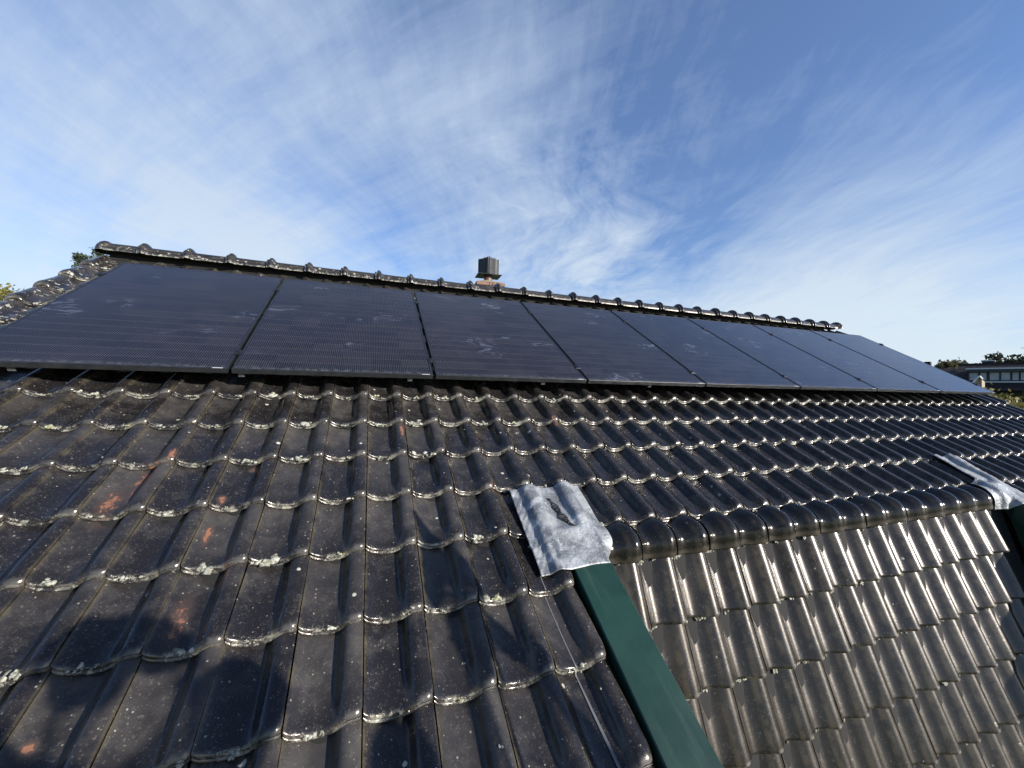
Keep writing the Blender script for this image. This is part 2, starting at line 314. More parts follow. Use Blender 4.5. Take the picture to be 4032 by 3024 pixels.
def lichen_mat():
    m, t, b = material('lichen_crust', .95, (.5,.5,.38), 0, .1)
    tc = t.n.new('ShaderNodeTexCoord'); P = tc.outputs['Object']; n1 = t.noise(P, 45, 5, .7); n2 = t.noise(P, 12, 3)
    c = t.mix(t.mr(n1, .4, .62), (.16,.16,.12), (.42,.41,.35)); c = t.mix(t.mr(n2, .56, .66, 0, .6), c, (.29,.285,.13))
    t.l.new(c, b.inputs['Base Color']); t.l.new(t.bump(t.noise(P, 260, 4, .7), .9, .004), b.inputs['Normal']); return m
M['lichen'] = lichen_mat()
def brick_mat(name, c1, c2, mort, scale=4.6):
    m, t, b = material(name, .85); tc = t.n.new('ShaderNodeTexCoord'); P = tc.outputs['Object']; x, y, z = t.sep(P)
    n = t.n.new('ShaderNodeTexBrick'); t.l.new(t.comb(t.m('ADD', x, y), z, 0.0), n.inputs['Vector']); n.inputs['Scale'].default_value = scale
    n.inputs['Color1'].default_value = (*c1, 1); n.inputs['Color2'].default_value = (*c2, 1); n.inputs['Mortar'].default_value = (*mort, 1); n.inputs['Mortar Size'].default_value = .025; n.inputs['Row Height'].default_value = .28; n.inputs['Brick Width'].default_value = 1.0
    t.l.new(t.mix(t.mr(t.noise(P, 30, 5), .5, .7, 0, .5), n.outputs['Color'], (.30,.26,.20)), b.inputs['Base Color']); t.l.new(t.bump(t.noise(P, 90, 4), .5, .004), b.inputs['Normal']); return m
M['brick'] = brick_mat('chimney_brick', (.155,.07,.045), (.20,.105,.067), (.13,.11,.095))
M['wallbrick'] = brick_mat('wall_brick', (.20,.10,.07), (.26,.13,.09), (.30,.28,.25))
M['mortar'] = varied('weathered_mortar', (.31,.265,.18), (.18,.14,.10), 30, .95, .006, 60)
M['clay'] = varied('brown_clay_pipe', (.10,.05,.035), (.16,.09,.06), 14, .5)
M['cowl'] = varied('weathered_cowl', (.018,.020,.019), (.036,.037,.036), 9, .55, stretch=(3,3,.6))
M['cowldark'] = material('cowl_dark', .4, (.012,.012,.013))[0]
M['bark'] = varied('bark', (.06,.045,.03), (.11,.09,.065), 12, .9, .02, 20)
def leaf_mat(name, c1, c2, c3):
    m, t, b = material(name, .6, c1, 0, .3); a = t.n.new('ShaderNodeAttribute'); a.attribute_name = 'lv'
    c = t.mix(t.mr(a.outputs['Fac'], .0, .5, smooth=False), c1, c2); c = t.mix(t.mr(a.outputs['Fac'], .5, 1.0, smooth=False), c, c3)
    t.l.new(c, b.inputs['Base Color'])
    tr = t.n.new('ShaderNodeBsdfTranslucent'); t.l.new(c, tr.inputs[0]); mx = t.n.new('ShaderNodeMixShader'); mx.inputs[0].default_value = .25
    t.l.new(b.outputs[0], mx.inputs[1]); t.l.new(tr.outputs[0], mx.inputs[2]); t.l.new(mx.outputs[0], t.n['Material Output'].inputs[0]); return m
M['leaf_yellow'] = leaf_mat('autumn_leaves', (.07,.08,.02), (.145,.13,.035), (.20,.155,.04))
M['leaf_dark'] = leaf_mat('dark_leaves', (.02,.026,.012), (.034,.04,.017), (.052,.06,.023))
M['leaf_conifer'] = leaf_mat('conifer_needles', (.035,.05,.03), (.055,.075,.045), (.09,.11,.06))
M['leaf_far'] = leaf_mat('far_leaves', (.08,.08,.042), (.13,.115,.055), (.17,.13,.06))
M['grass'] = varied('grass', (.05,.08,.02), (.08,.11,.03), 3, .9)
M['rooffar'] = None
# ------------------------------------------------------------ ground
g = mesh('ground', [(-900,-900,0),(900,-900,0),(900,900,0),(-900,900,0)], [(0,1,2,3)], M['grass'], smooth=False); tag(g, kind='structure')
# ------------------------------------------------------------ the tiled roof of the house
BASE = np.array([4.5, 0, 0])
house = tag(empty('house', BASE), 'house with the black pantile roof that fills the foreground under the solar panels', 'house')
TW, X0, H = .2045, 1.886, .12
YF, DL, T = -1.329, math.radians(42), .050
RA = T/math.tan(DL/2); AL = RA*DL
def path(p):
    """roof path -> (Y, Z, ny, nz) of the reference surface, turning over the break into the steep slope"""
    p = np.asarray(p, float); yt = YF+T; q = yt-p
    ang = np.clip(q, 0, AL)/RA
    Y = np.where(q <= 0, p, yt-RA*np.sin(ang)); Z = np.where(q <= 0, -H, -H-RA*(1-np.cos(ang)))
    e = np.maximum(q-AL, 0); Y = Y-e*math.cos(DL); Z = Z-e*math.sin(DL)
    return Y, Z, -np.sin(ang), np.cos(ang)
def flat(p):
    p = np.asarray(p, float); return p, np.full_like(p, -H), np.zeros_like(p), np.ones_like(p)
def crom(u, pts):
    xs = np.array([a for a, _ in pts]); ys = np.array([b for _, b in pts]); m = np.gradient(ys, xs)
    i = np.clip(np.searchsorted(xs, u)-1, 0, len(xs)-2); h = xs[i+1]-xs[i]; t = (u-xs[i])/h
    return ((2*t**3-3*t**2+1)*ys[i]+(t**3-2*t**2+t)*h*m[i]+(-2*t**3+3*t**2)*ys[i+1]+(t**3-t**2)*h*m[i+1])
BODY = [(0,-.005),(.06,-.017),(.14,-.027),(.25,-.034),(.38,-.037),(.5,-.0375),(.575,-.0365),(.625,-.031),(.68,-.014),(.73,-.002),(.80,.0045),(.90,.004),(1,-.003)]
NOSE = [(0,-.007),(.05,-.014),(.14,-.026),(.26,-.034),(.38,-.0365),(.5,-.035),(.6,-.028),(.68,-.018),(.75,-.007),(.83,.002),(.92,.003),(1,-.003)]
def sstep(x, a, b):
    t = np.clip((x-a)/(b-a), 0, 1); return t*t*(3-2*t)
STEP, EXP, STEP2 = .029, .29, .032
US = np.array([0,.03,.07,.12,.19,.27,.36,.45,.53,.575,.605,.635,.665,.695,.73,.77,.82,.87,.92,.965,.99,1.0])
BODY2 = [(0,-.007),(.06,-.016),(.13,-.025),(.22,-.032),(.32,-.0335),(.43,-.029),(.54,-.019),(.65,-.008),(.75,.000),(.84,.003),(.93,.000),(1,-.007)]
def surf(u, b, second=False):
    if second: return 1.36*crom(u, BODY2)-STEP2/EXP*b
    k = sstep(b, .01, .10); return (1-k)*crom(u, NOSE)+k*crom(u, BODY)-STEP/EXP*b
def tile_grid(L, nmain, second=False, ls=1.0):
    """one tile: grids of a (0..1 across), b (up the slope), z and shading u"""
    cols = [0.0, 0.0]+list(US)+[1.0, 1.0]; nc = len(cols); u = np.array(cols)
    crest = sstep(u, .70, .84)
    la = (.014*ls+.002) if second else (.018+.034*crest); la = la+0*u; dr = (.013 if second else .010+.015*crest)+0*u
    tip = (.016*np.clip((u-.84)/.16, 0, 1)**2.2+.009*np.clip((.14-u)/.14, 0, 1)**2) if second else .010*np.clip((u-.93)/.07, 0, 1)**2+.006*np.clip((.06-u)/.06, 0, 1)**2
    rows = []
    def line(bo, dz, base=None):
        rows.append((tip+bo, dz))
    lip = 1-crest*.9
    s0 = crom(u, NOSE) if not second else 1.36*crom(u, BODY2)
    if second:
        for q, z_ in ((.045, -.031), (.009, -.031), (.006, -.027), (.003, -.020), (.0012, -.015)): rows.append((tip+q, s0+z_))
    else:
      rows.append((tip+.035, s0-.027)); rows.append((tip-.001, s0-.027)); rows.append((tip-.005*lip, s0-.0245)); rows.append((tip-.005*lip, s0-.0205))
    if not second: rows.append((tip-.001, s0-.0185)); rows.append((tip+.003*lip, s0-.0165)); rows.append((tip+.001*lip, s0-.0135)); rows.append((tip, s0-dr-.0005))
    for th in (0, 22, 45, 65, 80, 90):
        a = math.radians(th); bb = la*(1-math.cos(a)); z = surf(u, bb, second)-dr*(1-math.sin(a)); rows.append((tip+bb, z))
    for bb in np.concatenate([np.linspace(.070, .12, 4), np.linspace(.12, L, nmain+1)[1:]]): rows.append((np.full(nc, bb)+tip*0, surf(u, bb, second)))
    B = np.array([r[0] for r in rows]); Z = np.array([r[1] for r in rows]); U = np.tile(u, (len(rows), 1))
    Z[:, 0] -= .016; Z[:, -1] -= .018
    return U, B, Z
def tiles(name, cells, mat, pth, L=EXP+.03, nmain=4, parent=house, gap=.0035, endrow=None, label=None, jit=1.0, second=False, ls=1.0, bulge=0.0):
    """cells: list of (column index, nose path coordinate)"""
    U, B, Z = tile_grid(L, nmain, second, ls); nr, nc = U.shape; n = len(cells)
    ci = np.array([c[0] for c in cells], float)[:, None, None]; pn = np.array([c[1] for c in cells], float)[:, None, None]
    J = rng.normal(size=(n, 5))*jit; r = rng.random(n)
    a = gap+U*(TW-gap)
    dxj = J[:,0,None,None]*.0007; dpj = J[:,1,None,None]*.0018; dzj = J[:,2,None,None]*.0009; yaw = J[:,3,None,None]*.005; roll = J[:,4,None,None]*.004
    a_ = a[None]+dxj - yaw*(B[None]-.1); X = X0+TW*ci+a_
    p = pn+B[None]+dpj+yaw*(a[None]-TW/2)
    z = Z[None]+dzj+roll*(a[None]-TW/2)
    if bulge: z = z+bulge*np.clip(1-(1-B[None]/.12)**2, -.2, 1)
    Y, Zr, ny, nz = pth(p); V = np.stack([X, Y+ny*z, Zr+nz*z], -1).reshape(-1, 3)
    fc = grid_faces(nr, nc, skip=(1, nc-3)); FF = (fc[None]+(np.arange(n)*nr*nc)[:, None, None]).reshape(-1, 4)
    tp = np.stack([np.broadcast_to(U[None], X.shape), np.broadcast_to(B[None], X.shape), np.broadcast_to(r[:,None,None], X.shape)], -1).reshape(-1, 3)
    o = mesh(name, RW(V), FF, mat, parent, True, {'tp': tp}, off=BASE)
    if label: o['label'] = label
    return o
ROWS = [-.035-EXP*k for k in range(-7, 9)]                        # noses on the gentle slope, ridge first
LASTFULL = ROWS[11]                                               # -1.195: the last row that runs the whole width
cells = [(i, p) for p in ROWS[:12] for i in range(-11, 38)]
cells += [(i, p) for p in ROWS[12:] for i in range(-11, 4)]+[(i, p) for p in ROWS[12:] for i in range(23, 38)]
tiles('main_roof', cells, M['tile'], flat)
PK = YF+T-AL-.047                                                      # nose of the break tiles
steep_rows = [PK-.288-.2925*k for k in range(6)]
tiles('steep_roof', [(i, p) for p in steep_rows for i in range(5, 21)], M['steep'], path, L=.325, nmain=4, second=True, label='steep lower slope of smooth brown-black tiles right of the green board')
for i in range(5, 21):
    tiles('break_tile', [(i, PK)], M['knik'], path, L=.25, nmain=11, gap=.009, jit=1.3, second=True, ls=.3, bulge=.033)
# verge roll along the left edge, right verge edge, dark underlay below the tiles
def verge():
    V = []; Fc = []; TP = []; k = 0
    xs = [(-.086,-.085),(-.092,-.050),(-.090,-.024),(-.080,-.008),(-.062,.005),(-.040,.011),(-.018,.008),(-.002,.002),(.008,-.012)]
    for p in ROWS:
        bs = [(.035,-.030),(-.001,-.028),(-.001,-.016),(0,-.013),(.006,-.006),(.018,-.001),(.035,0),(.10,-.1*STEP/EXP),(.32,-.32*STEP/EXP)]
        for bo, dz in bs:
            for x, z in xs:
                V.append((X0+TW*-11+.004+x, p+bo, -H+z+dz)); TP.append((.85, bo, rng.random()*0+.5))
        nr, nc = len(bs), len(xs)
        Fc.append(grid_faces(nr, nc)+k); k += nr*nc
    mesh('verge', RW(np.array(V)), np.concatenate(Fc), M['tile'], house, True, {'tp': np.array(TP)}, off=BASE)
verge()
ub = MB()
xl, xr = X0-TW*11-.06, X0+TW*38-.003
def slab(Xa, Xb, prof):
    V = [(x, y, z) for x in (Xa, Xb) for (y, z) in prof]; n = len(prof)
    ub.add(V, [(k, k+1, n+k+1, n+k) for k in range(n-1)])
slab(xl, 2.72, [(2.28,-.185),(-2.75,-.185)]); slab(6.42, xr, [(2.28,-.185),(-2.75,-.185)]); slab(2.72, 6.42, [(2.28,-.185),(YF+T,-.185)])
ps = np.linspace(YF+T, PK-1.9, 14); Yp, Zp, ny, nz = path(ps)
slab(2.72, 6.42, [(a-.065*b, c-.065*d) for a, b, c, d in zip(Yp, ny, Zp, nz)])
mesh('underlay', RW(np.array(ub.V)), ub.F, M['underlay'], house, False, off=BASE)
# back slope (plain, seen only from elsewhere) and walls
top = RW(np.array([[0, 2.29, -.17]]))[0]
bk = MB(); yb = top[1]+4.5; zb = top[2]-4.5*math.tan(R31)
bk.add([(xl, top[1]-.02, top[2]), (xr, top[1]-.02, top[2]), (xr, yb, zb), (xl, yb, zb), (xl, top[1]-.02, top[2]-.12), (xr, top[1]-.02, top[2]-.12), (xr, yb, zb-.12), (xl, yb, zb-.12)], [(0,1,2,3),(4,7,6,5),(3,2,6,7),(0,3,7,4),(1,5,6,2)])
bk.build('back_slope', M['underlay'], house, off=BASE)
wb = MB()
fy = RW(np.array([[0,-2.5,-.2]]))[0]; 
xa, xb = xl+.14, xr-.12
def prism(Xa, Xb, poly):
    n = len(poly); V = [(Xa, y, z) for y, z in poly]+[(Xb, y, z) for y, z in poly]
    wb.add(V, [tuple(range(n)), tuple(range(2*n-1, n-1, -1))]+[(k, n+k, n+(k+1)%n, (k+1)%n) for k in range(n)])
yT, zT = top[1], top[2]-.10
prism(xa, xa+.1, [(fy[1], 0), (fy[1], fy[2]-.02), (yT, zT), (yb-.3, zb-.05), (yb-.3, 0)])
prism(xb-.1, xb, [(fy[1], 0), (fy[1], fy[2]-.02), (yT, zT), (yb-.3, zb-.05), (yb-.3, 0)])
wb.box((xa, fy[1], 0), (2.84, fy[1]+.1, fy[2]-.03)); wb.box((6.48, fy[1], 0), (xb, fy[1]+.1, fy[2]-.03)); wb.box((xa, yb-.4, 0), (xb, yb-.3, zb-.05))
sb = RW(np.array([[0, *[float(v) for v in path(PK-1.88)[:2]]]]))[0]
wb.box((2.84, sb[1]+.06, 0), (6.48, sb[1]+.16, sb[2]-.03))
wb.build('wall', M['wallbrick'], house, off=BASE)
# cheek walls beside the recess and their green cover boards
def cheek(Xa, Xb, wallx):
    c = MB()
    pr = [(-1.36,-.150),(-2.8,-.150)]; pp = np.linspace(PK-1.9, YF+T, 12); a, b2, c2, d2 = path(pp)
    poly = pr+[(y-.06*n_, z-.06*m_) for y, z, n_, m_ in zip(a, b2*0+c2, b2, d2)] if False else pr+[(float(y), float(z)-.05) for y, z in zip(a, b2)]
    n = len(poly); V = [(wallx[0], y, z) for y, z in poly]+[(wallx[1], y, z) for y, z in poly]
    c.add(V, [tuple(range(n)), tuple(range(2*n-1, n-1, -1))]+[(k, n+k, n+(k+1)%n, (k+1)%n) for k in range(n)])
    c.xf(RW).build('cheek_wall', M['green'], house, off=BASE)
    b = MB(); y1, y0 = -1.385, -2.82; zt, zl = -.118, -.158
    xs0, xs1 = Xa, Xb; e = .004
    V = [];
    for y in (y0, y1):
        V += [(xs0,y,-.262),(xs0,y,zt-e),(xs0+e,y,zt),(xs1-e,y,zt),(xs1,y,zt-e),(xs1,y,-.262)]
    for j, off in zip(range(6, 12), (-.12,-.0,0,0,0,-.12)): V[j] = (V[j][0], V[j][1]+off*.6, V[j][2])
    b.add(V, [(k, k+1, k+7, k+6) for k in range(5)]+[(0,6,11,5),(5,4,3,2,1,0),(6,7,8,9,10,11)])
    return b.xf(RW).build('cover_board', M['green'], house, off=BASE)
cb = cheek(2.722, 2.905, (2.76, 2.885)); cb['label'] = 'dark green painted cover board running down from the torn flashing'
cb = cheek(6.405, 6.588, (6.43, 6.56)); cb['label'] = 'green cover board at the right edge, its near side in black shade'
def tsurf(X, p):
    u = ((X-X0)/TW)%1.0; k = np.floor((p+.035)/EXP); b = p-(-.035+EXP*k)
    return surf(u, np.minimum(b, EXP))
def lead(name, Xg, pmin, pmax, side, label):
    """SIDE 1: recess lies to the right of the board, -1: to the left"""
    nx, npp = 60, 64; xs = np.linspace(0, 1, nx); ps = np.linspace(0, 1, npp); U, Pp = np.meshgrid(xs, ps)
    P = pmax+(pmin-pmax)*Pp + .004*np.sin(U*9+1)*Pp
    lo, hi = Xg; 
    Xl = lo(P) if callable(lo) else lo; Xh = hi(P) if callable(hi) else hi
    X = Xl+(Xh-Xl)*U
    bl, br = (2.715, 2.905) if side == 1 else (6.40, 6.595)
    Yf_, Zf_, nyf, nzf = flat(P); Yk, Zk, nyk, nzk = path(P)
    t = sstep(X, br-.01, br+.035) if side == 1 else sstep(-X, -bl-.01, -bl+.035)
    t = t*sstep(-P, 1.15, 1.25)
    low = sstep(-P, 1.18, 1.24)
    zt = surf(((X-X0)/TW)%1.0, np.full_like(X, .10))+.10*STEP/EXP
    inb = sstep(X, bl-.035, bl+.01)*(1-sstep(X, br-.01, br+.04)) if side == 1 else sstep(X, bl-.04, bl+.01)*(1-sstep(X, br-.01, br+.035))
    # over the covered columns the sheet is dressed down roughly, on the board it lies flat
    lf = 1-sstep(X, 2.62, 2.72) if side == 1 else sstep(X, 6.50, 6.62)
    rough_ = .0030*np.sin(X*41+P*17)+.0030*np.sin(X*23-P*31+1.3)+lf*(.0022*np.sin(P*130+8*np.sin(X*30))+.0015*np.sin(P*71-X*90))+.004*np.exp(-((X-2.72-.25*(P+1.2))/.006)**2)-.005*np.exp(-((X-2.90+.22*(P+1.1))/.007)**2)*sstep(-P, 1.02, 1.10)+.004*np.exp(-((P+1.19-.5*(X-2.8))/.007)**2)
    z = zt*.85+.008
    z = z*(1-inb*low)+(.006)*(inb*low)
    z = z*(1-t)+t*(zt*.75+.007+.026*np.clip(1-(1-(P-PK)/.12)**2, 0, 1))
    z = z+rough_*.55*(1-.6*inb*low)
    # hump and dent at the board's upper end
    hx = 2.80 if side == 1 else 6.5
    z += .016*np.exp(-((X-hx)/.07)**2-((P+1.18)/.10)**2)
    dxn = (2.668 if side == 1 else 6.37); z -= .013*np.exp(-((X-dxn+.25*side*(P+1.3)*.3)/.018)**2-((P+1.31)/.10)**2)
    Y = (1-t)*(Yf_+nyf*z)+t*(Yk+nyk*z); Z = (1-t)*(Zf_+nzf*z)+t*(Zk+nzk*z)
    V = np.stack([X, Y, Z], -1).reshape(-1, 3)
    V2 = V.copy(); V2[:, 2] -= .0025
    fc = grid_faces(npp, nx); n = len(V); rim = []
    e = [k for k in range(nx)]+[r*nx+nx-1 for r in range(1, npp)]+[(npp-1)*nx+k for k in range(nx-2, -1, -1)]+[r*nx for r in range(npp-2, 0, -1)]
    for a, b in zip(e, e[1:]+e[:1]): rim.append((a, b, b+n, a+n))
    FF = np.concatenate([fc[:, ::-1], fc+n, np.array(rim)])
    o = mesh(name, RW(np.concatenate([V, V2])), FF, M['lead'], house, True, off=BASE); o['label'] = label
    return X, P, V.reshape(npp, nx, 3), o
XL, PL, VL, fo = lead('lead_flashing', (2.578, lambda P: 2.975-.055*sstep(-P, 1.30, 1.42)), -1.425, -.925, 1, 'silver-grey wrinkled lead flashing torn black along its middle, above the green board')
XR, PR, VR, fo2 = lead('lead_flashing', (lambda P: 6.33-.15*sstep(-P, 1.17, 1.22), 6.70), -1.43, -.885, -1, 'silver-grey lead flashing at the far right above the second green board')
# the torn strip: ragged black patch just above the sheet
def tear():
    n = 130; t = np.linspace(0, 1, n); V = []
    for k, s in enumerate(t):
        cx = 2.763+.048*s+.006*math.sin(s*7); p = -1.015-.205*s; wd = .019*math.sin(math.pi*min(max(s, .03), .97))**.35*(.72+.28*math.sin(3+s*17))
        for sd in (-1, 1):
            x = cx+sd*wd*(.5+.9*rng.random()); j = int(np.clip((x-2.578)/(2.975-2.578)*59, 0, 59)); i = int(np.clip((-.925-p)/.5*63, 0, 63))
            V.append((x, p+.003*rng.normal(), VL[i, j, 2]+.007))
    Fc = [(2*k, 2*k+1, 2*k+3, 2*k+2) for k in range(n-1)]
    m, t_, b = material('torn_black', .5, (.02,.021,.023)); tcn = t_.n.new('ShaderNodeTexCoord'); t_.l.new(t_.bump(t_.noise(tcn.outputs['Object'], 90, 4), 1, .006), b.inputs['Normal'])
    o = mesh('tear', RW(np.array(V)), Fc, m, fo, True, off=BASE)
tear()
# chalk line of dried sealant running down from the flashing
def streakline():
    n = 60; V = []; ps = np.linspace(-1.40, -2.12, n)
    for p in ps:
        x = 2.588+.010*math.sin(p*5)-.006*(p+1.4); wd = .0022+.0035*sstep(-p, 1.7, 2.1)
        z = float(tsurf(np.array(x), np.array(p)))-H+.003
        V += [(x-wd, p, z), (x+wd, p, z)]
    mesh('sealant_run', RW(np.array(V)), [(2*k, 2*k+1, 2*k+3, 2*k+2) for k in range(n-1)], material('sealant', .7, (.09,.095,.105))[0], house, True, off=BASE)
streakline()
# ridge tiles
RIDGE = RW(np.array([[0, 2.29, -.118]]))[0]
def ridge_tile(x, L, end=False):
    prof = [(-.022,.118),(-.020,.136),(-.010,.141),(-.003,.138),(-.002,.124),(.002,.126),(.004,.146),(.012,.152),(.026,.152),(.042,.144),(.055,.128),(.075,.122),(.14,.121),(.22,.119),(L-.03,.118)]
    if end: prof = [(-.065,.0),(-.063,.05),(-.055,.085),(-.040,.115),(-.018,.134),(.004,.138),(.022,.136),(.040,.124),(.055,.121),(.14,.121),(.22,.119),(L-.03,.118)]
    if end == 2: prof = [(-.022,.118),(-.020,.136),(-.010,.141),(-.003,.138),(-.002,.124),(.002,.126),(.004,.146),(.012,.152),(.026,.152),(.042,.144),(.055,.128),(.075,.122),(.22,.120),(.30,.121),(.325,.146),(.345,.152),(.362,.150),(.366,.140),(.366,.02)]
    na = 25; V = []; TP = []; r = rng.random(); dz = rng.normal()*.002; dy = rng.normal()*.002
    for (xx, rr) in prof:
        for k in range(na):
            a = math.radians(2+176*k/(na-1)); sq = rr*.72 if rr < .13 else rr*.72+(rr-.13)*.75
            V.append((x+xx, RIDGE[1]+dy-sq*math.cos(a), RIDGE[2]+dz+sq*math.sin(a))); TP.append((.38+.5*math.sin(a), .03+.05*math.sin(a)-.04*(1-abs(math.sin(a))), r))
    return mesh('ridge_tile', V, grid_faces(len(prof), na)[:, ::-1], M['ridge'], house, True, {'tp': np.array(TP)}, off=BASE)
NR = 29
RX = [-.385]+[-.108+.3435*k for k in range(28)]
for k in range(NR):
    x = RX[k]
    ridge_tile(x, .365 if k else .30, end=1 if k == 0 else (2 if k == NR-1 else False))
rb = MB(); rb.box((xl+.06, RIDGE[1]+.01, RIDGE[2]-.16), (xr-.40, RIDGE[1]+.05, RIDGE[2]+.055)); rb.build('ridge_batten', M['underlay'], house, off=BASE)
# lichen clumps, one crust over all tiles
def lichen():
    ico = []; t = (1+5**.5)/2
    bv = np.array([(-1,t,0),(1,t,0),(-1,-t,0),(1,-t,0),(0,-1,t),(0,1,t),(0,-1,-t),(0,1,-t),(t,0,-1),(t,0,1),(-t,0,-1),(-t,0,1)])/math.sqrt(1+t*t)
    bf = np.array([(0,11,5),(0,5,1),(0,1,7),(0,7,10),(0,10,11),(1,5,9),(5,11,4),(11,10,2),(10,7,6),(7,1,8),(3,9,4),(3,4,2),(3,2,6),(3,6,8),(3,8,9),(4,9,5),(2,4,11),(6,2,10),(8,6,7),(9,8,1)])
    Vs = []; Fs = []; n = 0
    def clump(X, p, z, r, h, pth=flat):
        nonlocal n
        m = int(3+6*rng.random()*min(1, r/.012))
        for _ in range(m):
            o = rng.normal(size=2)*r*.55; rr = r*(.25+.45*rng.random()); v = bv*(1+.25*rng.normal(size=(12, 1)))
            xx = X+o[0]+v[:,0]*rr; pp = p+o[1]*.6+v[:,1]*rr; zz = z+v[:,2]*h*(.5+rng.random()*.6)
            Y, Z, ny, nz = pth(pp); Vs.append(np.stack([xx, Y+ny*zz, Z+nz*zz], -1)); Fs.append(bf+n); n += 12
    for i, p in cells:
        X = X0+TW*i
        if X < -.6: continue
        prob = .95 if X < 2.2 else .8
        if p < -.9 and X < 3: prob = .8
        k = rng.poisson((2.2 if X < 2.7 else 1.6)*prob)
        for _ in range(k):
            u = np.clip(.36+.13*rng.normal(), .05, .95); big = (rng.random() < .22)
            r = (.005+.007*rng.random())*(2.0 if big else 1)*(1.25 if X < 2.7 else 1); b = -.001+.004*rng.random()+(r*.4 if big else 0)
            z = float(surf(np.array(u), np.array(max(b, .004))))-(.006 if b < .004 else .002)
            clump(X+u*TW, p+b, z, r, .0035+.002*big)
        if X < 1.6 and rng.random() < .5:
            u = .34+.10*rng.normal(); clump(X+u*TW, p+.008, float(surf(np.array(u), np.array(.02)))-.001, .011+.008*rng.random(), .0035)
        if rng.random() < .35 and X < 4:
            u = .08+.85*rng.random(); b = .03+.24*rng.random(); r = .003+.004*rng.random()
            clump(X+u*TW, p+b, float(surf(np.array(u), np.array(b)))+.0003, r, .0012)
    for p in [PK]+steep_rows:
        for i in range(5, 21):
            for _ in range(rng.poisson(3.4)):
                u = np.clip(.24+.16*rng.normal(), .02, .95); r = .005+.009*rng.random(); 
                z = float(surf(np.array(u), np.array(0.0), True))-.020
                clump(X0+TW*(i+u), p-.005, z, r, .006, path)
    o = mesh('lichen', RW(np.concatenate(Vs)), np.concatenate(Fs), M['lichen'], house, True, off=BASE); o['kind'] = 'stuff'
lichen()
